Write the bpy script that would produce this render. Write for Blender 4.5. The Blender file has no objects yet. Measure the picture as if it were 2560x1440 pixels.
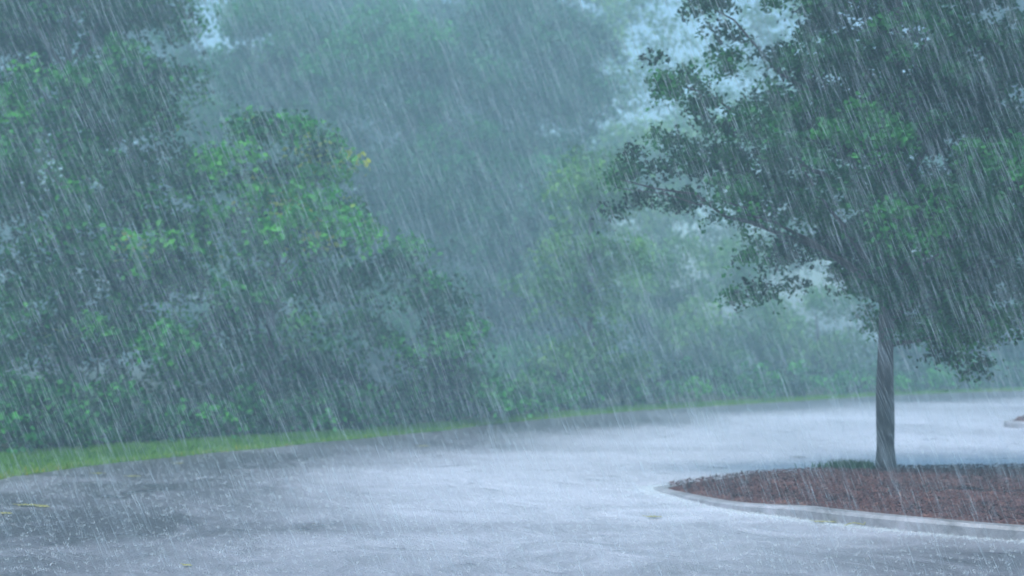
import bpy, math, random
import numpy as np
from mathutils import Vector

R = math.radians
S = bpy.context.scene
C = S.collection
rng = np.random.default_rng(11)
random.seed(5)

# ------------------------------------------------------------------ camera
FOC = 3911.0          # focal length in photograph pixels (55 mm lens, 2560 px across 36 mm)
HOR = 850.0           # photograph row of the horizon
EYE = 1.6
cd = bpy.data.cameras.new('camera'); cam = bpy.data.objects.new('camera', cd); C.objects.link(cam)
cd.lens = 55; cd.sensor_width = 36; cd.clip_start = 0.05; cd.clip_end = 3000
cam.location = (0, 0, EYE)
cam.rotation_euler = (R(90) + math.atan((HOR - 720) / FOC), 0, 0)
cd.dof.use_dof = True; cd.dof.focus_distance = 10.0; cd.dof.aperture_fstop = 1.9
S.camera = cam

# ------------------------------------------------------------------ sky and sun
SUN_EL, SUN_AZ = 66, 215
w = bpy.data.worlds.new('World'); S.world = w; w.use_nodes = True
nt = w.node_tree; nt.nodes.clear()
wo = nt.nodes.new('ShaderNodeOutputWorld'); bg = nt.nodes.new('ShaderNodeBackground')
sk = nt.nodes.new('ShaderNodeTexSky'); sk.sky_type = 'NISHITA'; sk.sun_disc = False
sk.sun_elevation = R(SUN_EL); sk.sun_rotation = R(SUN_AZ)
sk.air_density = 1.0; sk.dust_density = 3.0; sk.ozone_density = 1.2
tn = nt.nodes.new('ShaderNodeMix'); tn.data_type = 'RGBA'; tn.blend_type = 'MULTIPLY'; tn.inputs[0].default_value = 1.0
tn.inputs[7].default_value = (0.75, 0.945, 0.985, 1)      # overcast, slightly green-blue rain cloud cover
nt.links.new(sk.outputs[0], tn.inputs[6]); nt.links.new(tn.outputs[2], bg.inputs[0]); nt.links.new(bg.outputs[0], wo.inputs[0])
bg.inputs[1].default_value = 0.12
sd = bpy.data.lights.new('sun', 'SUN'); sun = bpy.data.objects.new('sun', sd); C.objects.link(sun)
sd.energy = 1.5; sd.angle = R(22); sd.color = (1.0, 0.97, 0.92)
sun.rotation_euler = (R(90 - SUN_EL), 0, R(180 - SUN_AZ))
S.view_settings.view_transform = 'Standard'; S.view_settings.look = 'None'
S.view_settings.exposure = 1.05; S.view_settings.gamma = 1.0
S.render.engine = 'CYCLES'
S.cycles.use_denoising = True
S.cycles.max_bounces = 6; S.cycles.diffuse_bounces = 3; S.cycles.glossy_bounces = 2
S.cycles.transmission_bounces = 3; S.cycles.volume_bounces = 1; S.cycles.transparent_max_bounces = 48
S.cycles.use_adaptive_sampling = True; S.cycles.adaptive_threshold = 0.02

# ------------------------------------------------------------------ helpers
def P(px, py, Y):                       # a world point at distance Y
    return Vector(((px - 1280) / FOC * Y, Y, EYE + (HOR - py) / FOC * Y))
def G(px, py, z=0.0):                   # a world point on the level z
    Y = FOC * (EYE - z) / (py - HOR)
    return Vector(((px - 1280) / FOC * Y, Y, z))
def tag(o, label=None, cat=None, group=None, kind=None):
    if label: o['label'] = label
    if cat: o['category'] = cat
    if group: o['group'] = group
    if kind: o['kind'] = kind
    return o
def empty(name, loc):
    o = bpy.data.objects.new(name, None); C.objects.link(o); o.location = loc; o.empty_display_size = .2
    return o
def mesh_obj(name, V, F, mat, parent=None, attrs=None, smooth=False):
    """V (n,3) array in world space; F: (m,k) int array or list of polygons"""
    me = bpy.data.meshes.new(name)
    V = np.asarray(V, dtype=np.float32)
    if parent is not None: V = V - np.array(parent.location, dtype=np.float32)
    if isinstance(F, np.ndarray):
        m, k = F.shape
        me.vertices.add(len(V)); me.vertices.foreach_set('co', V.ravel())
        me.loops.add(m * k); me.loops.foreach_set('vertex_index', F.astype(np.int32).ravel())
        me.polygons.add(m); me.polygons.foreach_set('loop_start', np.arange(0, m * k, k, dtype=np.int32))
        me.update(calc_edges=True)
    else:
        me.from_pydata([tuple(map(float, v)) for v in V], [], F); me.update()
    if attrs:
        for an, av in attrs.items():
            a = me.attributes.new(an, 'FLOAT', 'POINT'); a.data.foreach_set('value', np.asarray(av, dtype=np.float32))
    if smooth: me.polygons.foreach_set('use_smooth', np.ones(len(me.polygons), dtype=bool))
    me.materials.append(mat)
    o = bpy.data.objects.new(name, me); C.objects.link(o)
    if parent is not None: o.parent = parent
    return o

def mat(name, base, rough=0.6, spec=0.5):
    m = bpy.data.materials.new(name); m.use_nodes = True
    b = m.node_tree.nodes['Principled BSDF']
    b.inputs['Base Color'].default_value = (*base, 1); b.inputs['Roughness'].default_value = rough
    b.inputs['Specular IOR Level'].default_value = spec
    return m, m.node_tree, b
def node(t, kind, **kw):
    n = t.nodes.new(kind)
    for k, v in kw.items(): setattr(n, k, v)
    return n
def noise(t, scale, detail=4, rough=.6, vec=None, dist=0.0):
    n = node(t, 'ShaderNodeTexNoise'); n.inputs['Scale'].default_value = scale; n.inputs['Detail'].default_value = detail
    n.inputs['Roughness'].default_value = rough; n.inputs['Distortion'].default_value = dist
    if vec is not None: t.links.new(vec, n.inputs['Vector'])
    return n
def ramp(t, fac, stops):
    r = node(t, 'ShaderNodeValToRGB'); e = r.color_ramp.elements
    while len(e) < len(stops): e.new(0.5)
    for i, (p, c) in enumerate(stops): e[i].position = p; e[i].color = (*c, 1)
    t.links.new(fac, r.inputs[0]); return r
def bump(t, h, b, strength, dist, prev=None):
    n = node(t, 'ShaderNodeBump'); n.inputs['Strength'].default_value = strength; n.inputs['Distance'].default_value = dist
    t.links.new(h, n.inputs['Height'])
    if prev is not None: t.links.new(prev, n.inputs['Normal'])
    if b is not None: t.links.new(n.outputs[0], b.inputs['Normal'])
    return n.outputs[0]
def wpos(t, sx=1, sy=1, sz=1):
    g = node(t, 'ShaderNodeNewGeometry'); m = node(t, 'ShaderNodeMapping'); m.inputs['Scale'].default_value = (sx, sy, sz)
    t.links.new(g.outputs['Position'], m.inputs['Vector']); return m.outputs[0]

# ------------------------------------------------------------------ materials
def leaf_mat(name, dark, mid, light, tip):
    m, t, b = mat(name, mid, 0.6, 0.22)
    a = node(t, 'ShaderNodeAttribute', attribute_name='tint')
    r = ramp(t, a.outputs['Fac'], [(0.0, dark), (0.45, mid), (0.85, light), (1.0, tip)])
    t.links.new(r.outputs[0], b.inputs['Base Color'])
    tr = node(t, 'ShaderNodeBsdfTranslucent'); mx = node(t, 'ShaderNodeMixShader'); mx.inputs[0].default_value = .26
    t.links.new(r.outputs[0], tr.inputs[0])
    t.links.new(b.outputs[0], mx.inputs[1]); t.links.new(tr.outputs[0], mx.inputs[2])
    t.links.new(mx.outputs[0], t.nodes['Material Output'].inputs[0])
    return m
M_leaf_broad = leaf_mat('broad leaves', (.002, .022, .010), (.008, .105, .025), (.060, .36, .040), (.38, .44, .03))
M_leaf_front = leaf_mat('dark small leaves', (.003, .028, .013), (.010, .090, .028), (.036, .22, .042), (.13, .32, .04))
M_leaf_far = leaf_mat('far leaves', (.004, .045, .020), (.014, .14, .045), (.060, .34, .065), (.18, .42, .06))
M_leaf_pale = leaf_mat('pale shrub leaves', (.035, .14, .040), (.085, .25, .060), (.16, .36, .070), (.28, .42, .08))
M_grass = leaf_mat('grass blades', (.05, .13, .02), (.11, .27, .025), (.20, .36, .03), (.42, .40, .05))
M_tuft = leaf_mat('dark grass blades', (.02, .06, .02), (.035, .10, .035), (.05, .14, .04), (.08, .17, .05))

M_bark, t, b = mat('wet bark', (.04, .034, .034), .5, .5)
v = wpos(t, 9, 9, 2.2); n = noise(t, 3.0, 8, .7, v); n2 = noise(t, .8, 3, .5, v)
r = ramp(t, n.outputs[0], [(.3, (.012, .008, .009)), (.55, (.030, .020, .024)), (.8, (.070, .052, .056))])
mx = node(t, 'ShaderNodeMix', data_type='RGBA'); t.links.new(n2.outputs[0], mx.inputs[0]); t.links.new(r.outputs[0], mx.inputs[6]); mx.inputs[7].default_value = (.034, .028, .030, 1)
t.links.new(mx.outputs[2], b.inputs['Base Color']); bump(t, n.outputs[0], b, .9, .03)

# wet asphalt: a moving sheet of rain water over it
M_road, t, b = mat('wet asphalt', (.08, .085, .095), .25, .5)
v = wpos(t)
agg = noise(t, 60, 5, .7, v)
big = noise(t, .22, 4, .55, wpos(t, .6, .8, 1), .6)
flow = noise(t, 1.3, 5, .62, wpos(t, 1.0, .75, 1), 1.8)
rip = noise(t, 11, 4, .65, v, .3)
rip2 = noise(t, 34, 3, .6, v)
r = ramp(t, agg.outputs[0], [(.3, (.045, .043, .055)), (.55, (.085, .082, .10)), (.75, (.15, .145, .175))])
foam_sheen = node(t, 'ShaderNodeMapRange'); foam_sheen.inputs[1].default_value = .36; foam_sheen.inputs[2].default_value = .70; foam_sheen.inputs[3].default_value = .0; foam_sheen.inputs[4].default_value = .88
fl = node(t, 'ShaderNodeAttribute', attribute_name='sky_sheen')  # painted sky and tree reflections
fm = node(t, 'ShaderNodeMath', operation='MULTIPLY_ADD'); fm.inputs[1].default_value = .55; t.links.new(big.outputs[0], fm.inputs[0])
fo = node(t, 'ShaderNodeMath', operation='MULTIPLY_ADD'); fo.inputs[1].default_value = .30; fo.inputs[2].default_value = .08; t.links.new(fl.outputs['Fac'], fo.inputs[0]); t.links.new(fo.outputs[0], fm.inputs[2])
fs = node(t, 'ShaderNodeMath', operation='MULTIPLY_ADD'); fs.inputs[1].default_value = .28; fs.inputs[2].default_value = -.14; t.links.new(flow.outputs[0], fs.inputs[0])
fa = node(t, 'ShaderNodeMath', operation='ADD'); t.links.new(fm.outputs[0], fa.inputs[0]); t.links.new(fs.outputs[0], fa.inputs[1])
t.links.new(fa.outputs[0], foam_sheen.inputs[0])
mx = node(t, 'ShaderNodeMix', data_type='RGBA'); t.links.new(foam_sheen.outputs[0], mx.inputs[0]); t.links.new(r.outputs[0], mx.inputs[6]); mx.inputs[7].default_value = (.60, .60, .70, 1)  # pale colour serves as foam and as painted sky reflection
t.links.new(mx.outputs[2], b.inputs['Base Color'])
rr = node(t, 'ShaderNodeMapRange'); rr.inputs[3].default_value = .20; rr.inputs[4].default_value = .42; t.links.new(flow.outputs[0], rr.inputs[0]); t.links.new(rr.outputs[0], b.inputs['Roughness'])
vr = node(t, 'ShaderNodeTexVoronoi'); vr.inputs['Scale'].default_value = 7.0; t.links.new(v, vr.inputs['Vector'])
m1 = node(t, 'ShaderNodeMath', operation='MULTIPLY'); m1.inputs[1].default_value = 42.0; t.links.new(vr.outputs['Distance'], m1.inputs[0])
m2 = node(t, 'ShaderNodeMath', operation='SINE'); t.links.new(m1.outputs[0], m2.inputs[0])
m3 = node(t, 'ShaderNodeMapRange'); m3.inputs[1].default_value = .0; m3.inputs[2].default_value = .55; m3.inputs[3].default_value = 1.0; m3.inputs[4].default_value = 0.0; t.links.new(vr.outputs['Distance'], m3.inputs[0])
m4 = node(t, 'ShaderNodeMath', operation='MULTIPLY'); t.links.new(m2.outputs[0], m4.inputs[0]); t.links.new(m3.outputs[0], m4.inputs[1])
h0 = bump(t, m4.outputs[0], None, .5, .006)
h1 = bump(t, flow.outputs[0], None, .6, .12, h0); h2 = bump(t, rip.outputs[0], None, .65, .03, h1); bump(t, rip2.outputs[0], b, .5, .012, h2)
b.inputs['IOR'].default_value = 1.45

M_floor, t, b = mat('forest floor', (.05, .045, .03), .9, .2)
n = noise(t, 3, 6, .7, wpos(t)); r = ramp(t, n.outputs[0], [(.3, (.018, .022, .014)), (.6, (.04, .05, .022)), (.8, (.07, .065, .035))]); t.links.new(r.outputs[0], b.inputs['Base Color']); bump(t, n.outputs[0], b, .8, .1)

M_turf, t, b = mat('turf', (.10, .16, .02), .8, .25)
n = noise(t, 2.2, 6, .65, wpos(t)); n2 = noise(t, 30, 4, .7, wpos(t))
r = ramp(t, n.outputs[0], [(.32, (.05, .14, .02)), (.54, (.11, .23, .025)), (.70, (.20, .24, .04)), (.85, (.26, .20, .05))]); t.links.new(r.outputs[0], b.inputs['Base Color']); bump(t, n2.outputs[0], b, 1, .04)

M_mulch, t, b = mat('red bark mulch', (.12, .05, .04), .62, .4)
v = wpos(t, 1, 1, 1)
vo = node(t, 'ShaderNodeTexVoronoi'); vo.inputs['Scale'].default_value = 38; t.links.new(v, vo.inputs['Vector'])
n = noise(t, 4, 6, .7, v)
hs = node(t, 'ShaderNodeSeparateColor'); t.links.new(vo.outputs['Color'], hs.inputs[0])
ad = node(t, 'ShaderNodeMath', operation='MULTIPLY_ADD'); ad.inputs[1].default_value = .5; t.links.new(hs.outputs[0], ad.inputs[0]); t.links.new(n.outputs[0], ad.inputs[2])
r = ramp(t, ad.outputs[0], [(.3, (.035, .014, .018)), (.6, (.085, .030, .032)), (.85, (.15, .056, .050)), (1, (.22, .11, .09))]); t.links.new(r.outputs[0], b.inputs['Base Color'])
bump(t, vo.outputs['Distance'], b, 1, .03)
M_chip, t, b = mat('mulch chips', (.12, .05, .04), .6, .4)
a = node(t, 'ShaderNodeAttribute', attribute_name='tint'); r = ramp(t, a.outputs['Fac'], [(0, (.030, .012, .015)), (.5, (.088, .030, .030)), (.9, (.16, .062, .052)), (1, (.26, .15, .12))]); t.links.new(r.outputs[0], b.inputs['Base Color'])

M_kerb, t, b = mat('wet concrete', (.36, .37, .37), .28, .5)
n = noise(t, 2.2, 8, .72, wpos(t)); n2 = noise(t, 50, 3, .7, wpos(t))
r = ramp(t, n.outputs[0], [(.32, (.14, .14, .15)), (.5, (.30, .29, .32)), (.72, (.50, .48, .54))]); t.links.new(r.outputs[0], b.inputs['Base Color']); bump(t, n2.outputs[0], b, .6, .01)
M_joint, t, b = mat('dark joint', (.07, .07, .07), .7)

M_fleaf, t, b = mat('fallen yellow leaf', (.42, .34, .05), .4)
n = noise(t, 30, 3, .6, wpos(t)); r = ramp(t, n.outputs[0], [(.35, (.22, .21, .06)), (.6, (.36, .33, .08)), (.8, (.34, .20, .06))]); t.links.new(r.outputs[0], b.inputs['Base Color'])
M_fdark, t, b = mat('fallen wet leaf', (.10, .11, .11), .4)
n = noise(t, 30, 3, .6, wpos(t)); r = ramp(t, n.outputs[0], [(.35, (.06, .065, .06)), (.7, (.15, .14, .11))]); t.links.new(r.outputs[0], b.inputs['Base Color'])

def water_mat(name, alpha, col=(.86, .93, .97)):
    m, t, b = mat(name, col, .2, .5)
    tl = node(t, 'ShaderNodeBsdfTranslucent'); tl.inputs[0].default_value = (*col, 1)
    mx = node(t, 'ShaderNodeMixShader'); mx.inputs[0].default_value = .5
    tp = node(t, 'ShaderNodeBsdfTransparent'); m2 = node(t, 'ShaderNodeMixShader'); m2.inputs[0].default_value = alpha
    t.links.new(b.outputs[0], mx.inputs[1]); t.links.new(tl.outputs[0], mx.inputs[2])
    t.links.new(tp.outputs[0], m2.inputs[1]); t.links.new(mx.outputs[0], m2.inputs[2])
    t.links.new(m2.outputs[0], t.nodes['Material Output'].inputs[0])
    return m
M_rain = water_mat('rain water', .40, (.84, .95, 1.0))
M_splash = water_mat('splash water', .32)

# ------------------------------------------------------------------ ground, road, verge
road_edge_px = [(-900, 1420), (-300, 1262), (0, 1197), (200, 1166), (500, 1135), (850, 1100), (1100, 1076), (1300, 1053), (1600, 1026), (1900, 1008), (2180, 990), (2400, 981), (2560, 976)]
back_edge_px = [(-900, 1230), (-300, 1150), (0, 1143), (200, 1125), (500, 1104), (850, 1083), (1100, 1063), (1300, 1045), (1600, 1019), (1900, 1003), (2180, 986), (2400, 978), (2560, 973.5)]
def resample(pts, n):
    p = np.array([(q.x, q.y) for q in pts]); d = np.r_[0, np.cumsum(np.hypot(*np.diff(p, axis=0).T))]
    s = np.linspace(0, d[-1], n); return np.c_[np.interp(s, d, p[:, 0]), np.interp(s, d, p[:, 1])]
RE = [G(x, y) for x, y in road_edge_px]; BE = [G(x, y) for x, y in back_edge_px]
RE += [Vector((34, 66, 0)), Vector((75, 88, 0))]; BE += [Vector((33, 68, 0)), Vector((74, 91, 0))]
NE = 260
def resample_param(pts, n):
    p = np.array([(q.x, q.y) for q in pts]); s = np.linspace(0, len(p) - 1, n)
    return np.c_[np.interp(s, np.arange(len(p)), p[:, 0]), np.interp(s, np.arange(len(p)), p[:, 1])]
re = resample_param(RE, NE); be = resample_param(BE, NE)
wob = np.interp(np.arange(NE), np.arange(0, NE + 4, 4), rng.normal(0, .085, len(np.arange(0, NE + 4, 4)))) + rng.normal(0, .012, NE)
nrm = be - re; nl = np.linalg.norm(nrm, axis=1, keepdims=True); re_w = re + nrm / nl * wob[:, None]

# ground sheet to the horizon, with a gentle unevenness far off
gx = np.r_[-1500, -600, np.linspace(-120, 160, 57), 600, 1500]; gy = np.r_[-1500, -400, np.linspace(-40, 180, 45), 600, 1500]
X, Y = np.meshgrid(gx, gy); Z = np.full(X.shape, -.03)
idx = np.arange(X.size).reshape(X.shape)
F = np.c_[idx[:-1, :-1].ravel(), idx[:-1, 1:].ravel(), idx[1:, 1:].ravel(), idx[1:, :-1].ravel()]
tag(mesh_obj('ground', np.c_[X.ravel(), Y.ravel(), Z.ravel()], F, M_floor), 'dark leaf-littered ground under and beyond the trees', kind='structure')

# road sheet: fans from the road edge towards and past the camera
rows = 110
near = np.c_[np.linspace(-30, 75, NE), np.full(NE, -25.0)]
V = []; 
for j in range(rows + 1):
    f = j / rows; q = re_w * (1 - f) + near * f; V.append(np.c_[q, np.zeros(NE)])
V = np.concatenate(V); idx = np.arange(len(V)).reshape(rows + 1, NE)
F = np.c_[idx[:-1, :-1].ravel(), idx[1:, :-1].ravel(), idx[1:, 1:].ravel(), idx[:-1, 1:].ravel()]
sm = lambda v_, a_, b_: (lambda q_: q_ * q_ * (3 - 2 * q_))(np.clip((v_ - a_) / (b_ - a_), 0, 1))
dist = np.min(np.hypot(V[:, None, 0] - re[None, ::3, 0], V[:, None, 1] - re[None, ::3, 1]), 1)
sky_sheen = sm(dist, .8, 5.2) * (1 - .85 * np.exp(-(((V[:, 0] + 3.9) / 2.6) ** 2 + ((V[:, 1] - 11.5) / 5.0) ** 2))) * (1 - .6 * np.exp(-(((V[:, 0] - 3.4) / 1.8) ** 2 + ((V[:, 1] - 11.0) / 1.6) ** 2))) * (1 - .40 * np.exp(-((V[:, 1] - 10.5) / 3.0) ** 2))  # painted reflections: sky-bright centre, darker along the verge, near corners and foreground
tag(mesh_obj('road', V, F, M_road, attrs={'sky_sheen': sky_sheen}), 'rain-flooded asphalt of the car park', kind='structure')

# verge
K = 7; V = []
for j in range(K):
    f = j / (K - 1); q = re_w * (1 - f) + be * f
    z = .004 + .045 * math.sin(f * math.pi * .62) + rng.normal(0, .008, NE) * (0 < j); V.append(np.c_[q, z])
V[0][:, 2] = .004
V.append(np.c_[be + nrm / nl * .5, np.full(NE, .01)])
V = np.concatenate(V); idx = np.arange(len(V)).reshape(K + 1, NE)
F = np.c_[idx[:-1, :-1].ravel(), idx[:-1, 1:].ravel(), idx[1:, 1:].ravel(), idx[1:, :-1].ravel()]
tag(mesh_obj('verge', V, F, M_turf, smooth=True), 'strip of mown turf curving along the far side of the car park', kind='structure')

def blades(base, h, wd, tint, lean=.35):
    n = len(base); a = rng.uniform(0, 2 * math.pi, n); d = np.c_[np.cos(a), np.sin(a), np.zeros(n)]
    la = rng.uniform(0, 2 * math.pi, n); L = np.c_[np.cos(la), np.sin(la), np.zeros(n)] * (h * lean * rng.uniform(.2, 1.6, n))[:, None]
    up = np.array([0, 0, 1.0]); tip = base + up * h[:, None] + L; mid = base + up * (h * .55)[:, None] + L * .35
    V = np.stack([base - d * wd / 2, base + d * wd / 2, mid + d * wd * .4, mid - d * wd * .4, tip], 1).reshape(-1, 3)
    k = np.arange(n) * 5
    F = np.concatenate([np.c_[k, k + 1, k + 2], np.c_[k, k + 2, k + 3], np.c_[k + 3, k + 2, k + 4]])
    return V, F, np.repeat(tint, 5)
n = 90000
s = rng.uniform(8, NE * .93, n); f = rng.beta(1.0, 1.0, n) * 1.08 - .04
px = np.interp(s, np.arange(NE), re_w[:, 0]) * (1 - f) + np.interp(s, np.arange(NE), be[:, 0]) * f
py = np.interp(s, np.arange(NE), re_w[:, 1]) * (1 - f) + np.interp(s, np.arange(NE), be[:, 1]) * f
base = np.c_[px, py, .002 + .042 * np.sin(np.clip(f, 0, 1) * math.pi * .62)]
patch = .5 + .25 * np.sin(px * 1.7 + 1) * np.cos(py * .9) + .2 * np.sin(px * .6 - py * .45)
tint = np.clip(patch * .55 + rng.normal(.18, .16, n) + .30 * np.exp(-((f - .04) / .16) ** 2), 0, 1)
V, F, T = blades(base, rng.uniform(.02, .06, n) + (rng.random(n) < .03) * .05, .011, tint)
tag(mesh_obj('grass', V, F, M_grass, attrs={'tint': T}), 'short bright green grass with yellow patches on the verge', 'grass', kind='stuff')

# ------------------------------------------------------------------ foliage and trees
def leaves(blobs, leaf, density, tint0=.45, yellow=0.0, droop=.3, sub=.30, max_leaves=300000, hole=0.0):
    """blobs: (centre, radius); small folded leaves gathered in sprays through each blob"""
    cs, ts = [], []; area = leaf * leaf * .30
    for c, r in blobs:
        r = r * .90
        n = int(density * 3.14 * r * r / area)
        ns = max(3, int(14 * (r / .6) ** 1.5 * (.3 / sub)))
        u = rng.normal(size=(ns, 3)); u /= np.linalg.norm(u, axis=1, keepdims=True)
        u[:, 2] = np.where(rng.random(ns) < .6, np.abs(u[:, 2]), u[:, 2]); rad = r * rng.uniform(.62, 1.10, ns)
        sc = np.array(c) + u * rad[:, None] * np.array([1, 1, .85])
        w_ = rng.uniform(.3, 1.4, ns); w_ /= w_.sum(); k = rng.choice(ns, n, p=w_)
        off = rng.normal(size=(n, 3)) * np.array([1, 1, .55]) * sub * .52
        off[:, 2] -= droop * (off[:, 0] ** 2 + off[:, 1] ** 2) / sub
        cs.append(sc[k] + off)
        st = rng.normal(0, .13, ns) + rng.normal(0, .19)
        yl = (rng.random(ns) < yellow) * rng.uniform(.10, .4, ns)
        ts.append(np.minimum(tint0 + st[k] + rng.normal(0, .10, n), .86) + yl[k])
    c = np.concatenate(cs); tt = np.clip(np.concatenate(ts), 0, 1)
    keep = c[:, 2] > .08
    c, tt = c[keep], tt[keep]
    if len(c) > max_leaves:
        q = rng.choice(len(c), max_leaves, replace=False); c, tt = c[q], tt[q]
    n = len(c); sz = leaf * rng.uniform(.6, 1.3, n)
    nm = rng.normal(size=(n, 3)) * .75 + np.array([0, -.15, .75]); nm /= np.linalg.norm(nm, axis=1, keepdims=True)
    a = rng.normal(size=(n, 3)) + np.array([.25, 0, -.35]); a -= nm * np.sum(a * nm, 1, keepdims=True); a /= np.linalg.norm(a, axis=1, keepdims=True)
    bb = np.cross(nm, a); s1 = sz[:, None]
    base = c - a * s1 * .5; tip = c + a * s1 * .5
    l = c + bb * s1 * .32 + nm * s1 * .10 - a * s1 * .08; r_ = c - bb * s1 * .32 + nm * s1 * .10 - a * s1 * .08
    V = np.stack([base, r_, tip, l], 1).reshape(-1, 3); k = np.arange(n) * 4
    F = np.concatenate([np.c_[k, k + 1, k + 2], np.c_[k, k + 2, k + 3]])
    return V, F, np.repeat(tt, 4)

def tube(path, radii, seg=8, knob=0.0):
    V, F = [], []
    path = [Vector(p) for p in path]
    for i, p in enumerate(path):
        d = (path[min(i + 1, len(path) - 1)] - path[max(i - 1, 0)]).normalized()
        a = d.cross(Vector((0, 1, 0)) if abs(d.y) < .8 else Vector((1, 0, 0))).normalized(); b_ = d.cross(a)
        for k in range(seg):
            th = 2 * math.pi * k / seg; rr_ = radii[i] * (1 + random.uniform(-knob, knob))
            V.append(p + (a * math.cos(th) + b_ * math.sin(th)) * rr_)
    for i in range(len(path) - 1):
        for k in range(seg):
            k2 = (k + 1) % seg; F.append((i * seg + k, i * seg + k2, (i + 1) * seg + k2, (i + 1) * seg + k))
    F.append(tuple(range(seg))[::-1]); F.append(tuple(range((len(path) - 1) * seg, len(path) * seg)))
    return [tuple(v_) for v_ in V], F
def join(parts):
    V, F = [], []
    for v_, f_ in parts:
        o = len(V); V += v_; F += [tuple(i + o for i in q) for q in f_]
    return V, F
def limb(a, c, r0, r1, n=7, wob=.06, arch=.12, seg=7):
    a, c = Vector(a), Vector(c); L = (c - a).length; pts, rs = [], []
    for i in range(n):
        f_ = i / (n - 1); p = a.lerp(c, f_) + Vector((0, 0, arch * L * math.sin(math.pi * f_)))
        if 0 < i < n - 1: p += Vector((random.gauss(0, wob * L * .3), random.gauss(0, wob * L * .3), random.gauss(0, wob * L * .3)))
        pts.append(p); rs.append(r0 + (r1 - r0) * f_)
    return tube(pts, rs, seg, .04)

def tree(name, base, blobs, leaf, density, m, label, group=None, cat='tree', trunk_r=.15, trunk_top=None, n_limb=14, bare=False, **kw):
    base = Vector(base); root = empty(name, base); tag(root, label, cat, group)
    bc = [b_[0] for b_ in blobs]; cx = sum(p[0] for p in bc) / len(bc); zmax = max(p[2] for p in bc)
    if name in ('tall_tree', 'far_tree') and trunk_top is None: trunk_top = Vector((base.x, base.y + .6, 3.6)); n_limb = 0
    if trunk_top is None: trunk_top = Vector((base.x * .6 + cx * .4, base.y, max(base.z + .8, zmax * .78)))
    parts = []; n_ = 12; tp, tr_ = [], []
    for i in range(n_):
        f_ = (i / (n_ - 1)) ** 1.8; p = base.lerp(trunk_top, f_) + Vector((math.sin(f_ * 4 + base.x) * .05 * trunk_r * 6, math.cos(f_ * 3.3) * .04, 0)) * min(1, f_ * 4)
        tp.append(p); tr_.append(trunk_r * ((1.28 if i == 0 else 1.06 if i == 1 else 1.0) - .72 * f_ ** 1.3) * (1 + .05 * math.sin(i * 2.1)))
    tp[0] = base - Vector((0, 0, .06))
    parts.append(tube(tp, tr_, 10, .05))
    order = list(range(len(blobs))); random.shuffle(order)
    for i in order[:n_limb]:
        c = Vector(blobs[i][0]); f_ = min(.95, max(.3, (c.z - base.z) / (trunk_top.z - base.z + 1e-6) - .28)); s_ = base.lerp(trunk_top, f_)
        parts.append(limb(s_, c, trunk_r * (.42 - .2 * f_), trunk_r * .07))
    V, F = join(parts); mesh_obj('trunk', np.array(V), F, M_bark, root, smooth=True)
    V, F, T = leaves(blobs, leaf, density, **kw); mesh_obj('crown', V, F, m, root, attrs={'tint': T})
    return root

def blobs_px(lst, Y, spread=.5, copies=1, step=.9):
    """(px, py, radius px) circles set at distance Y, each a little nearer or farther, with copies deeper in"""
    out = []
    for x, y, r in lst:
        for k in range(copies):
            Yk = Y + rng.normal(0, spread) + k * step
            rr_ = r * Y / FOC; p = P(x, y, Y); jx = rng.normal(0, rr_ * .25) * (k > 0)
            out.append(((p.x + jx, Yk, p.z + (rng.normal(0, rr_ * .2) if k else 0)), rr_))
    return out

# --- foreground tree on the island
YT = 18.0; tb = Vector(((2212 - 1280) / FOC * YT, YT, .125))
left = [(1830, 742, 34), (1900, 722, 46), (1875, 640, 34), (1985, 665, 62), (1945, 610, 50), (2080, 640, 74), (2150, 700, 62), (1890, 590, 34),
        (1570, 440, 52), (1620, 500, 58), (1533, 515, 24), (1700, 430, 74), (1725, 505, 50), (1600, 395, 42), (1812, 540, 20), (1665, 350, 60), (1780, 400, 74),
        (1655, 205, 42), (1720, 215, 64), (1640, 150, 30), (1800, 135, 46), (1850, 75, 42), (1775, 20, 60), (1790, -50, 80), (1740, 290, 50), (1900, 240, 50), (1960, 130, 46), (1820, 300, 60)]
mid = [(1900, 330, 84), (1985, 420, 96), (1850, 460, 60), (1960, 520, 66), (2050, 280, 100), (2020, 110, 62), (2180, 230, 110), (2240, 300, 110), (2300, 220, 110), (2120, 130, 70), (2420, 480, 120), (2260, 560, 100), (2100, 500, 100), (2150, 360, 120), (2200, 620, 96), (2250, 720, 60),
       (2290, 470, 140), (2400, 320, 150), (2500, 460, 150), (2440, 610, 130), (2330, 690, 90), (2500, 740, 104), (2440, 850, 62), (2462, 900, 36), (2510, 820, 60), (2380, 830, 40), (2290, 830, 36), (2335, 800, 46), (2400, 780, 60), (2570, 780, 80),
       (2620, 620, 160), (2660, 400, 190), (2180, 170, 110), (2330, 110, 150), (2490, 160, 150), (2220, -40, 150), (2430, -60, 170), (2620, 120, 170), (2080, -20, 80)]
up = [(2150, -230, 190), (2380, -300, 230), (2600, -180, 220), (1980, -120, 110), (2750, 200, 220), (2780, 520, 170), (2300, -500, 180)]
bl = blobs_px(left, YT, .35, 1) + blobs_px(left[::2], YT + .4, .4, 1) + blobs_px(mid, YT - .9, .35, 3, .95) + blobs_px(up, YT - .8, .5, 2, 1.6)
front = tree('island_tree', tb, bl, .070, 2.3, M_leaf_front, 'dark-leaved tree with straight bare trunk rising from the red mulch island', trunk_r=.108,
             trunk_top=Vector((tb.x + .15, YT, 5.6)), n_limb=0, tint0=.47, sub=.17, droop=.35)
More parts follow.
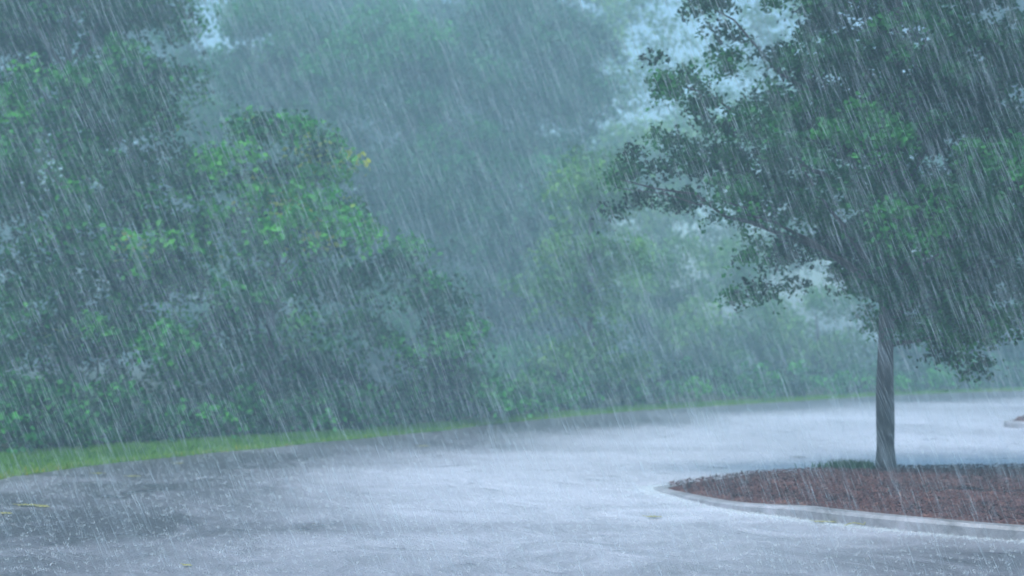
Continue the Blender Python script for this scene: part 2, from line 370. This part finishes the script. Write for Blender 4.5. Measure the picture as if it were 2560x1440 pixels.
# its limbs, on the trunk mesh's level: two long bare-ended ones reach left, the rest fan into the crown
bp = []
ax = lambda z: Vector((tb.x + .02, YT, z))
for (x, y, Y_, z0, r0) in [(1830, 519, YT, 2.75, .040), (1560, 450, YT, 2.75, .036), (1720, 215, YT, 3.5, .036), (1790, 20, YT + .2, 4.0, .036), (2000, 410, YT - .6, 2.6, .036),
                           (2420, 560, YT - .4, 2.3, .045), (2450, 850, YT - .3, 2.05, .030), (2600, 400, YT + .5, 2.8, .045), (2500, 150, YT, 3.6, .045), (2330, 60, YT - .8, 3.6, .04), (2250, -200, YT + .6, 4.4, .05), (2100, 300, YT + .8, 2.9, .04), (2330, 700, YT + .9, 2.2, .03)]:
    e = P(x, y, Y_); bp.append(limb(ax(z0 - .5), e, r0 * 1.1, .008, 9, .05, .03))
s0 = P(1960, 512, YT); bp.append(limb(s0, P(1545, 470, YT), .016, .005, 9, .04, -.02))
V, F = join(bp); mesh_obj('branch', np.array(V), F, M_bark, front, smooth=True)

# --- near woodland edge, left: broad leaves
A1 = [(700, 365, 120), (820, 420, 72), (560, 460, 130), (868, 560, 66), (905, 590, 34), (730, 610, 120), (620, 330, 70), (770, 320, 40), (690, 500, 110), (560, 620, 110), (820, 510, 50), (640, 740, 80)]
A2 = [(330, 330, 140), (300, 560, 160), (120, 450, 170), (150, 700, 180), (400, 740, 140), (-60, 560, 180), (380, 480, 130), (-100, 300, 200), (40, 860, 160), (240, 880, 140), (400, 860, 90), (60, 1010, 90), (220, 1020, 70), (-100, 1000, 150), (-250, 700, 220), (420, 640, 90), (150, 240, 130)]
A3 = [(100, 60, 190), (300, 60, 160), (230, 250, 150), (-60, 150, 200), (380, -80, 130), (150, -200, 230), (-150, -100, 250), (420, 190, 56), (350, 170, 90), (0, 330, 150), (-300, 200, 250)]
B1 = [(980, 700, 84), (1100, 760, 84), (850, 740, 96), (740, 830, 80), (1180, 850, 70), (1050, 880, 96), (900, 840, 84), (1160, 980, 72), (1245, 1000, 50), (1040, 1010, 50), (1110, 1040, 40), (1010, 620, 50), (1120, 930, 70)]
B2 = [(460, 960, 90), (330, 1020, 70), (560, 880, 80), (500, 1040, 50), (120, 1060, 60), (420, 1060, 44), (560, 800, 60)]
tree('broadleaf_tree', G(600, 1092) + Vector((0, 2.6, 0)), blobs_px(A1, 26.5, .5, 2, .9), .12, 1.9, M_leaf_broad, 'bushy tree with yellow-tipped broad leaves jutting over the left of the car park', trunk_r=.08, tint0=.58, yellow=.09, sub=.30)
tree('broadleaf_tree', G(150, 1105) + Vector((0, 3.4, 0)), blobs_px(A2, 25.5, .6, 2, 1.0), .12, 1.9, M_leaf_broad, 'large bright green tree filling the left edge down to the grass verge', trunk_r=.09, tint0=.55, yellow=.03, sub=.32)
tree('broadleaf_tree', P(180, 1060, 30).xy.to_3d(), blobs_px(A3, 30, .8, 2, 1.2), .125, 1.9, M_leaf_broad, 'tall tree in the top left corner behind the bright green one', trunk_r=.2, tint0=.44, sub=.36)
tree('shrub', G(1080, 1056), blobs_px(B1, 29.5, .4, 2, .8), .12, 1.9, M_leaf_broad, 'rounded green shrub at the verge in the middle of the view', cat='shrub', n_limb=0, trunk_r=.07, tint0=.42, sub=.30)
B3 = [(640, 890, 90), (560, 980, 84), (700, 985, 84), (800, 930, 84), (620, 790, 80), (880, 1000, 70), (470, 880, 80), (760, 1040, 50), (330, 760, 90), (90, 740, 90), (20, 560, 90), (230, 420, 90)]
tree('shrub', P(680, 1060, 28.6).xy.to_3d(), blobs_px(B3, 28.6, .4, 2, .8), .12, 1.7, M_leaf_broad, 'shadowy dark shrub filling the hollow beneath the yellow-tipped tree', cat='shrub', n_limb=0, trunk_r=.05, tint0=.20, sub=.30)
tree('shrub', G(420, 1086), blobs_px(B2, 26.2, .3, 2, .7), .11, 1.9, M_leaf_broad, 'low dark green shrub under the left trees, touching the grass', cat='shrub', n_limb=0, trunk_r=.05, tint0=.30, sub=.28)

# --- tall hazy trees behind the centre
def ell(cx, cy, rx, ry, n, r0, r1, seed):
    g = np.random.default_rng(seed); out = []
    for _ in range(n):
        a = g.uniform(0, 2 * math.pi); q = g.uniform(0, 1) ** .5
        out.append((cx + rx * q * math.cos(a), cy + ry * q * math.sin(a), g.uniform(r0, r1)))
    return out
C0 = ell(640, 330, 210, 330, 26, 70, 120, 1) + ell(640, 850, 200, 180, 12, 60, 100, 31)
C1 = ell(960, 420, 210, 460, 34, 60, 115, 2)
C2 = ell(1340, 300, 190, 420, 34, 60, 110, 3)
C4 = ell(800, 60, 260, 200, 16, 70, 110, 21)
C5 = ell(1200, 0, 420, 200, 34, 60, 110, 22)
C6 = ell(1800, 120, 260, 420, 26, 50, 100, 23)
C3 = ell(1180, 820, 300, 220, 26, 60, 100, 4)
C1 += [(1178 + 95 * math.cos(a_), 275 + 95 * math.sin(a_), 66) for a_ in np.arange(1.2, 5.2, .6)] + [(1060, 200, 80), (1080, 320, 80)]
C2 += [(1178 + 98 * math.cos(a_), 275 + 98 * math.sin(a_), 66) for a_ in np.arange(-1.6, 1.7, .6)]
C0 = [b_ for b_ in C0 if math.hypot(b_[0] - 520, b_[1] - 30) > 30 + b_[2] * .5]
C3 += [(x_, y_, 80) for x_ in (1040, 1150, 1260, 1370) for y_ in (440, 540, 640)]
C0 += [(430, 90, 70), (480, 150, 70), (560, 150, 70), (600, 40, 70), (455, -20, 60)]
hole = lambda L: [b_ for b_ in L if math.hypot(b_[0] - 1178, b_[1] - 275) > b_[2] * .90 + 14]
tree('tall_tree', P(640, 1010, 60).xy.to_3d(), blobs_px(C0, 60, 1.0, 2, 1.5), .17, 1.6, M_leaf_far, 'tall pale tree rising between the left trees and the dark centre', 'tall trees behind the shrubs', trunk_r=.25, tint0=.5, sub=.48)
tree('tall_tree', P(960, 1010, 58).xy.to_3d(), blobs_px(hole(C1), 58, 1.0, 2, 1.5), .17, 1.6, M_leaf_far, 'tall blue-green tree left of the small bright gap in the centre', 'tall trees behind the shrubs', trunk_r=.28, tint0=.40, sub=.5)
tree('tall_tree', P(1340, 1000, 62).xy.to_3d(), blobs_px(hole(C2), 62, 1.0, 2, 1.5), .18, 1.6, M_leaf_far, 'tall blue-green tree right of the small bright gap in the centre', 'tall trees behind the shrubs', trunk_r=.28, tint0=.38, sub=.52)
C6 += [(x_, y_, 62) for x_ in range(1545, 2060, 70) for y_ in range(-110, 440, 75)]
C6 = [b_ for b_ in C6 if all(math.hypot(b_[0] - q[0], b_[1] - q[1]) > b_[2] * .55 + 10 for q in ((1640, 275), (1860, 150), (1755, 85), (1700, 350)))]
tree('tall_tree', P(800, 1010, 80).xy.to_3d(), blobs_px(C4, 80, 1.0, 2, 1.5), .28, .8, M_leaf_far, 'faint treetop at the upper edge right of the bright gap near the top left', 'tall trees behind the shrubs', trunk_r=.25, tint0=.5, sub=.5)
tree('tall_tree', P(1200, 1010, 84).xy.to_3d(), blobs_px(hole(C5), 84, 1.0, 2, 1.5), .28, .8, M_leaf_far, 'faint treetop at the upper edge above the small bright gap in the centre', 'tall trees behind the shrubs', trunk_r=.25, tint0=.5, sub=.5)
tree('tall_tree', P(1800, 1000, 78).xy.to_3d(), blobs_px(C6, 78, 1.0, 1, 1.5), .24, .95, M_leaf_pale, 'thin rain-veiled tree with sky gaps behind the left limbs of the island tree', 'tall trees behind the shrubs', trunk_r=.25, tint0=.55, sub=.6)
tree('tall_tree', P(1200, 1005, 54).xy.to_3d(), blobs_px(C3, 54, .8, 2, 1.2), .16, 1.6, M_leaf_far, 'dark lower tree behind the middle shrub', 'tall trees behind the shrubs', trunk_r=.2, tint0=.30, sub=.46)
# --- paler shrubs along the far verge, right of centre
D1 = ell(1480, 640, 110, 260, 18, 50, 85, 5) + ell(1450, 930, 160, 70, 10, 45, 70, 6)
D2 = ell(1740, 800, 170, 190, 24, 45, 80, 7) + [(1600, 640, 50), (1700, 620, 50), (1820, 640, 50)]
D3 = ell(2050, 860, 160, 110, 20, 40, 70, 8) + [(2060, 740, 40), (2150, 760, 40)]
D4 = ell(2430, 800, 230, 150, 30, 50, 80, 9)
D5 = ell(1900, 520, 420, 210, 44, 60, 110, 10)
D6 = ell(2550, 450, 250, 480, 40, 90, 140, 12)
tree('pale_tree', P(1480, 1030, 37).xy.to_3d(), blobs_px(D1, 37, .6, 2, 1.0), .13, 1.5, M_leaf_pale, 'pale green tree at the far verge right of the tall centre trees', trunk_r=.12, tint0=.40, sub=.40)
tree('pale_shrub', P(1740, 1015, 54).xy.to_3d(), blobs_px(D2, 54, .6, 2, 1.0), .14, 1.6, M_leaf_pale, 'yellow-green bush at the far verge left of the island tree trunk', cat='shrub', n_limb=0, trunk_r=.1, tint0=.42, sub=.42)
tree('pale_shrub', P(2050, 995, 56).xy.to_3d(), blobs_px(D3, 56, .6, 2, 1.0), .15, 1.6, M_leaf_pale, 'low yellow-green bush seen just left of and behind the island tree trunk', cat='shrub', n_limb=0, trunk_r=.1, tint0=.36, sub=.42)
tree('far_tree', P(2430, 985, 54).xy.to_3d(), blobs_px(D4, 54, .8, 2, 1.3), .2, 1.6, M_leaf_far, 'dark blue-green tree beyond the lot right of the island tree trunk', trunk_r=.2, tint0=.3, sub=.5)
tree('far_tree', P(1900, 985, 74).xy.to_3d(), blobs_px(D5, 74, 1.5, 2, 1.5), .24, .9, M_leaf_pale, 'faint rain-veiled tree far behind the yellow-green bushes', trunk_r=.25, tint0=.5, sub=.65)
tree('far_tree', P(2600, 985, 70).xy.to_3d(), blobs_px(D6, 70, 1.5, 2, 2.0), .24, 1.8, M_leaf_far, 'tall dark tree behind the island tree crown at the right edge', trunk_r=.3, tint0=.3, sub=.65)
# --- woods closing the view behind everything (one mass, no tree told apart)
wl = []
for x in np.arange(-1500, 1500, 110): wl.append((x, 640 + rng.normal(0, 30), 150)); wl.append((x + 50, 850, 150)); wl.append((x, 400 + rng.normal(0, 60), 140))
for x in np.arange(-1500, 1560, 110):
    for y in (250, 90, -70):
        if abs(x - 520) > 140 or y > 120: wl.append((x, y + rng.normal(0, 30), 120))
wl = [b_ for b_ in wl if math.hypot(b_[0] - 1178, b_[1] - 275) > 45]
V, F, T = leaves(blobs_px(wl, 100, 1.5, 2, 2.5), .5, 2.2, tint0=.3, sub=.8)
tag(mesh_obj('woods', V, F, M_leaf_far, attrs={'tint': T}), 'deep wood closing the view behind the left and centre trees', 'woods', kind='stuff')

# undergrowth closing the foot of the tree line along the whole verge
ug = []
for k in range(8, int(NE * .96)):
    for _ in range(3 if be[k, 1] < 34 else 2):
        dd = rng.uniform(-.22, 2.2); hh = rng.uniform(.10, .38) + dd * .35 * rng.random(); q_ = be[k] + nrm[k] / nl[k] * dd + rng.normal(0, .15, 2)
        ug.append(((q_[0], q_[1], hh), rng.uniform(.22, .42)))
V, F, T = leaves(ug, .12, 1.1, tint0=.36, sub=.22)
tag(mesh_obj('undergrowth', V, F, M_leaf_broad, attrs={'tint': T}), 'low dark leafy undergrowth along the back of the grass verge', 'undergrowth', kind='stuff')

# ------------------------------------------------------------------ islands
def smooth_poly(pts, n):
    p = np.array(pts, float); m_ = len(p); out = []
    for i in range(m_):
        p0, p1, p2, p3 = p[(i - 1) % m_], p[i], p[(i + 1) % m_], p[(i + 2) % m_]
        for k in range(n):
            u = k / n; out.append(.5 * ((2 * p1) + (-p0 + p2) * u + (2 * p0 - 5 * p1 + 4 * p2 - p3) * u * u + (-p0 + 3 * p1 - 3 * p2 + p3) * u ** 3))
    return np.array(out)
def inset(p, d):
    a = np.roll(p, 1, 0); b_ = np.roll(p, -1, 0); t_ = b_ - a; t_ /= np.linalg.norm(t_, axis=1, keepdims=True)
    return p + np.c_[-t_[:, 1], t_[:, 0]] * d
def island(name, outline, label, kerb_label, mulch_label, kw=.15, kh=.11, mound=.035, tip_z=None):
    o = smooth_poly(outline, 14); n_ = len(o)
    root = empty(name, (float(o[:, 0].mean()), float(o[:, 1].mean()), 0)); tag(root, label, 'traffic island')
    zf = np.ones(n_) if tip_z is None else np.clip((o[:, 0] - tip_z[0]) / (tip_z[1] - tip_z[0]), .15, 1)
    rings = [(o, -.02 * np.ones(n_)), (o, kh * .72 * zf), (inset(o, .03), kh * .96 * zf), (inset(o, .05), kh * zf), (inset(o, kw), kh * zf), (inset(o, kw + .002), (kh - .05) * zf - .01)]
    V = np.concatenate([np.c_[p, z] for p, z in rings]); F = []
    for j in range(len(rings) - 1):
        for i in range(n_): F.append((j * n_ + i, j * n_ + (i + 1) % n_, (j + 1) * n_ + (i + 1) % n_, (j + 1) * n_ + i))
    k = mesh_obj('kerb', V, F, M_kerb, root); k['label'] = kerb_label
    # mulch bed: rings shrinking to the spine
    inn = inset(o, kw + .004); cen = inn.mean(0); V = []; RN = 16
    xs = inn[:, 0]; spine = np.c_[np.clip(xs, xs.min() + 1.1, xs.max() - 1.0), np.zeros(n_)]
    for i in range(n_):
        x = spine[i, 0]; near_ = [inn[j, 1] for j in range(n_) if abs(inn[j, 0] - x) < .45] or [cen[1]]; spine[i, 1] = (min(near_) + max(near_)) / 2
    for j in range(RN + 1):
        f_ = j / RN * .97; q = inn * (1 - f_) + spine * f_
        z = (kh - .012) * zf + (mound + .0 * f_) * math.sin(min(1, f_ * 1.6) * math.pi / 2) + rng.normal(0, .010, n_) * (j > 0) + .01 * np.sin(q[:, 0] * 3.1)
        V.append(np.c_[q, z])
    V = np.concatenate(V); F = []
    for j in range(RN):
        for i in range(n_): F.append((j * n_ + i, j * n_ + (i + 1) % n_, (j + 1) * n_ + (i + 1) % n_, (j + 1) * n_ + i))
    md = mesh_obj('mulch_bed', V, F, M_mulch, root, smooth=True); md['label'] = mulch_label
    return root, o, inn
o1 = [(1.52, 16.85), (1.63, 16.2), (2.03, 14.88), (2.54, 14.1), (3.11, 13.38), (4.09, 12.5), (5.4, 11.9), (7.2, 11.6), (9.5, 12.1), (10.4, 14.2), (10.2, 17.2), (8.0, 18.8), (5.95, 18.6), (4.25, 18.35), (3.2, 17.95), (2.4, 17.45), (1.8, 17.15)]
isl, o1s, inn1 = island('mulch_island', o1, 'kerbed island of red-brown bark mulch carrying the dark-leaved tree', 'pale wet concrete kerb', 'wet red-brown bark mulch', tip_z=(1.3, 2.6))
ox, oy = 9.05, 28.5
o2 = [(ox, oy + .3), (ox + .5, oy - .35), (ox + 2, oy - .8), (ox + 5, oy - .7), (ox + 8, oy + .2), (ox + 8, oy + 2.2), (ox + 5, oy + 2.8), (ox + 2, oy + 2.2), (ox + .6, oy + 1.2)]
island('mulch_island', o2, 'smaller dark island with white kerb at the right edge behind the trunk', 'white kerb face', 'dark mulch mound', kw=.13, kh=.12, mound=.19)

# mulch chips scattered over the bed (uncountable)
def inside(p, poly):
    x, y = p[:, 0], p[:, 1]; r_ = np.zeros(len(p), bool); j = len(poly) - 1
    for i in range(len(poly)):
        xi, yi, xj, yj = *poly[i], *poly[j]
        c_ = ((yi > y) != (yj > y)) & (x < (xj - xi) * (y - yi) / (yj - yi + 1e-12) + xi); r_ ^= c_; j = i
    return r_
q = np.c_[rng.uniform(1.5, 10.5, 90000), rng.uniform(11.5, 18.8, 90000)]; q = q[inside(q, inn1)]
n = len(q); zf = np.clip((q[:, 0] - 1.3) / 1.3, .15, 1)
cen = np.c_[q, .098 * zf + .035 + rng.uniform(.0, .02, n)]
L = .006 + .034 * rng.random(n) ** 2.2; W = rng.uniform(.004, .010, n)
a = rng.normal(size=(n, 3)) * np.array([1, 1, .45]); a /= np.linalg.norm(a, axis=1, keepdims=True)
nm = rng.normal(size=(n, 3)) * .5 + np.array([0, 0, 1]); b_ = np.cross(nm, a); b_ /= np.linalg.norm(b_, axis=1, keepdims=True); c_ = np.cross(a, b_)
V = np.stack([cen - a * L[:, None], cen + b_ * W[:, None], cen + a * L[:, None], cen - b_ * W[:, None], cen + c_ * W[:, None] * .7], 1).reshape(-1, 3)
k = np.arange(n) * 5; F = np.concatenate([np.c_[k, k + 1, k + 4], np.c_[k + 1, k + 2, k + 4], np.c_[k + 2, k + 3, k + 4], np.c_[k + 3, k, k + 4]])
tag(mesh_obj('mulch', V, F, M_chip, attrs={'tint': np.repeat(np.clip(rng.beta(2, 3, n) - .04 + .16 * np.sin(q[:, 0] * 2.3 + 1.3 * np.sin(q[:, 1] * 2.9)), 0, 1), 5)}), 'loose red-brown bark chips covering the island bed', 'mulch', kind='stuff')
# grass tuft beside the trunk
n = 1000
gx_ = rng.normal(0, 1, n) * .30; base = np.c_[tb.x - .48 - np.abs(gx_) * .55 + rng.uniform(0, .36, n), 18.0 + rng.normal(0, .09, n), np.full(n, .125)]; base = base[base[:, 0] > 3.0]; n = len(base)
V, F, T = blades(base, rng.uniform(.04, .12, n), .010, rng.uniform(.1, .8, n), .5)
tag(mesh_obj('grass_tuft', V, F, M_tuft, attrs={'tint': T}), 'dark green grass growing on the mulch just left of the trunk', 'grass', kind='stuff')

# ------------------------------------------------------------------ fallen leaves and twig
def fallen_leaf(loc, size, rz, m, label, group='leaves lying on the wet asphalt', name='fallen_leaf', lobes=5):
    pts = []; N = 30
    for i in range(N):
        th = 2 * math.pi * i / N; r_ = size * (.5 + .16 * abs(math.cos(lobes * th / 2)) - .08) * (1.15 if abs(th - math.pi) > 2.6 else .9)
        pts.append((r_ * math.cos(th) * 1.25, r_ * math.sin(th) * .85, .006 + random.uniform(0, .07) * size * abs(math.sin(th))))
    top = [Vector(p) for p in pts] + [Vector((0, 0, .010))]
    bot = [p - Vector((0, 0, .003)) for p in top]
    V = top + bot; F = []
    for i in range(N):
        j = (i + 1) % N; F.append((i, j, N)); F.append((N + 1 + j, N + 1 + i, 2 * N + 1)); F.append((j, i, N + 1 + i, N + 1 + j))
    st = tube([(-size * .5, 0, .008), (-size * .85, size * .05, .012), (-size * 1.05, size * .12, .014)], [.003, .0025, .002], 5)
    V2, F2 = join([([tuple(v_) for v_ in V], F), st])
    me = bpy.data.meshes.new(name); me.from_pydata(V2, [], F2); me.materials.append(m)
    o = bpy.data.objects.new(name, me); C.objects.link(o); o.location = loc; o.rotation_euler = (0, 0, rz)
    return tag(o, label, 'leaf', group)
FL = [(715, 1113, .20, 0, 'pale orange leaf standing out at the grass edge left of centre'),
      (1060, 1115, .15, 0, 'lone pale yellow leaf on the asphalt below the middle shrub'),
      (336, 1190, .14, 0, 'small yellow leaf on the asphalt by the left grass edge'),
      (450, 1158, .11, 0, 'small ochre leaf on the asphalt just off the grass, beside the yellowish patch'),
      (250, 1183, .13, 0, 'yellow-green leaf near the widest part of the grass verge'),
      (75, 1262, .20, 0, 'long yellow-green leaf on the dark asphalt at the lower left'),
      (110, 1265, .14, 0, 'shorter yellow leaf touching the long one at the lower left'),
      (18, 1282, .12, 0, 'orange-tinted leaf nearest the left edge of the picture'),
      (472, 1411, .07, 0, 'tiny yellow leaf at the bottom left of the flooded asphalt'),
      (1632, 1291, .12, 0, 'yellow-green leaf in the water in front of the island tip'),
      (2045, 1303, .10, 0, 'yellow-brown leaf in the gutter against the pale kerb, left one of the pair'),
      (2075, 1304, .08, 0, 'yellow-brown leaf in the gutter against the pale kerb, right one of the pair'),
      (1995, 1143, .16, 1, 'dark wet leaf alone on the bright water behind the island'),
      (565, 1129, .10, 0, 'small yellow leaf at the grass edge between the orange leaf and the left trees')]
for x, y, s_, dk, lb in FL:
    p = G(x, y, .008); fallen_leaf(p, s_ * .8, random.uniform(-.5, .5), M_fdark if dk else M_fleaf, lb)
p = G(2150, 1312, .01)
tw = join([limb(p + Vector((-.14, .02, .0)), p + Vector((.02, 0, .01)), .004, .004, 5), limb(p + Vector((.02, 0, .01)), p + Vector((.06, .03, .06)), .004, .002, 4)])
tag(mesh_obj('twig', np.array(tw[0]), tw[1], M_fleaf), 'short bent ochre twig lying in the gutter before the kerb', 'twig')

# ------------------------------------------------------------------ splashes and rain
n = 42000
y = 7 + 40 * rng.random(n) ** .8; x = (rng.random(n) - .5) * (.80 * y + 2.5)
ok = ~inside(np.c_[x, y], o1s)
# keep them on the asphalt
ye = np.interp(x, re_w[:, 0], re_w[:, 1]); ok &= y < ye - .1
x, y = x[ok], y[ok]
kk = rng.integers(0, len(o1s), 5000); side = inset(o1s, -1.0) - o1s; dk = np.abs(rng.normal(0, .10, 5000))[:, None]; kp = o1s[kk] + side[kk] * (dk + .02) + rng.normal(0, .02, (5000, 2))
x = np.r_[x, kp[:, 0]]; y = np.r_[y, kp[:, 1]]; n = len(x)
sc = rng.uniform(.5, 1.4, n); V = []; F = []
K = 4
parts = []
for k in range(K):
    a_ = rng.uniform(0, 2 * math.pi, n); h = rng.uniform(.006, .028, n) * sc; ln = rng.uniform(.2, 1.0, n) * h; wd = rng.uniform(.0016, .0038, n)
    b0 = np.c_[x + np.cos(a_) * .010, y + np.sin(a_) * .010, np.zeros(n)]; tp_ = b0 + np.c_[np.cos(a_) * ln, np.sin(a_) * ln, h]
    sx = np.c_[wd, np.zeros(n), np.zeros(n)]; sy = np.c_[np.zeros(n), wd, np.zeros(n)]
    V_ = np.stack([b0 - sx, b0 + sx * .5 + sy, b0 + sx * .5 - sy, tp_], 1).reshape(-1, 3); i0 = np.arange(n) * 4 + k * n * 4
    parts.append((V_, np.concatenate([np.c_[i0, i0 + 1, i0 + 3], np.c_[i0 + 1, i0 + 2, i0 + 3], np.c_[i0 + 2, i0, i0 + 3]])))
V = np.concatenate([p_[0] for p_ in parts]); F = np.concatenate([p_[1] for p_ in parts])
tag(mesh_obj('splashes', V, F, M_splash), 'small splash crowns thrown up by rain hitting the flooded asphalt', 'splashes', kind='stuff')

def rain(ranges):
    cs, ls, ws = [], [], []
    for (y0, y1, dens, l0, l1, w0, w1) in ranges:
        vol = sum((.90 * yy + 1.6) * (.27 * yy + 2.3) for yy in np.linspace(y0, y1, 20)) / 20 * (y1 - y0)
        n_ = int(vol * dens * 1.35)
        yy = rng.uniform(y0 ** 3, y1 ** 3, n_) ** (1 / 3) if y0 > 3 else rng.uniform(y0, y1, n_)
        xx = (rng.random(n_) - .5) * (.90 * yy + 1.6); zz = rng.uniform(.02, 1, n_) * (.27 * yy + 2.3) 
        cs.append(np.c_[xx, yy, zz]); ls.append(rng.uniform(l0, l1, n_)); ws.append(w0 + (w1 - w0) * rng.random(n_) ** 2)
    c = np.concatenate(cs); l = np.concatenate(ls); w_ = np.concatenate(ws); n_ = len(c)
    gust = .40 + .05 * np.sin(c[:, 0] * .8 + c[:, 1] * .5) - .004 * c[:, 0]
    d = np.c_[gust + rng.normal(0, .045, n_), rng.normal(.05, .06, n_), -np.ones(n_)]; d /= np.linalg.norm(d, axis=1, keepdims=True)
    top = c - d * (l / 2)[:, None]; bot = c + d * (l / 2)[:, None]
    keep = bot[:, 2] > 0.0; top, bot, w_, c, d = top[keep], bot[keep], w_[keep], c[keep], d[keep]; n_ = len(c)
    sx = np.cross(d, np.array([0, 1., 0])); sx /= np.linalg.norm(sx, axis=1, keepdims=True); sy = np.cross(d, sx)
    m1 = c; r_ = (w_ / 2)[:, None]
    V = np.stack([top, m1 + sx * r_, m1 - sx * r_ * .5 + sy * r_ * .87, m1 - sx * r_ * .5 - sy * r_ * .87, bot], 1).reshape(-1, 3); k = np.arange(n_) * 5
    F = np.concatenate([np.c_[k, k + 1, k + 2], np.c_[k, k + 2, k + 3], np.c_[k, k + 3, k + 1], np.c_[k + 4, k + 2, k + 1], np.c_[k + 4, k + 3, k + 2], np.c_[k + 4, k + 1, k + 3]])
    return V, F
V, F = rain([(1.5, 4, 20, .08, .16, .0006, .0014), (4, 9, 70, .07, .26, .0007, .0022), (9, 17, 36, .08, .26, .0012, .0028), (17, 27, 5, .12, .28, .002, .005)])
print('rain faces', len(F), 'all', sum(len(o.data.polygons) for o in C.objects if o.type == 'MESH'))
tag(mesh_obj('rain', V, F, M_rain), 'dense slanting rain falling across the whole view', 'rain', kind='stuff')

# ------------------------------------------------------------------ rain haze
m = bpy.data.materials.new('haze air'); m.use_nodes = True; t = m.node_tree; t.nodes.clear()
out = node(t, 'ShaderNodeOutputMaterial'); pv = node(t, 'ShaderNodeVolumePrincipled')
pv.inputs['Color'].default_value = (.59, .88, 1.0, 1); pv.inputs['Density'].default_value = .0066; pv.inputs['Anisotropy'].default_value = 0.0
t.links.new(pv.outputs[0], out.inputs['Volume'])
x0, x1, y0, y1, z0, z1 = -90, 110, -30, 150, -1.03, 28
V = [(x0, y0, z0), (x1, y0, z0), (x1, y1, z0), (x0, y1, z0), (x0, y0, z1), (x1, y0, z1), (x1, y1, z1), (x0, y1, z1)]
F = [(0, 3, 2, 1), (4, 5, 6, 7), (0, 1, 5, 4), (1, 2, 6, 5), (2, 3, 7, 6), (3, 0, 4, 7)]
tag(mesh_obj('haze', np.array(V, float), F, m), 'pale rain mist', 'haze', kind='stuff')
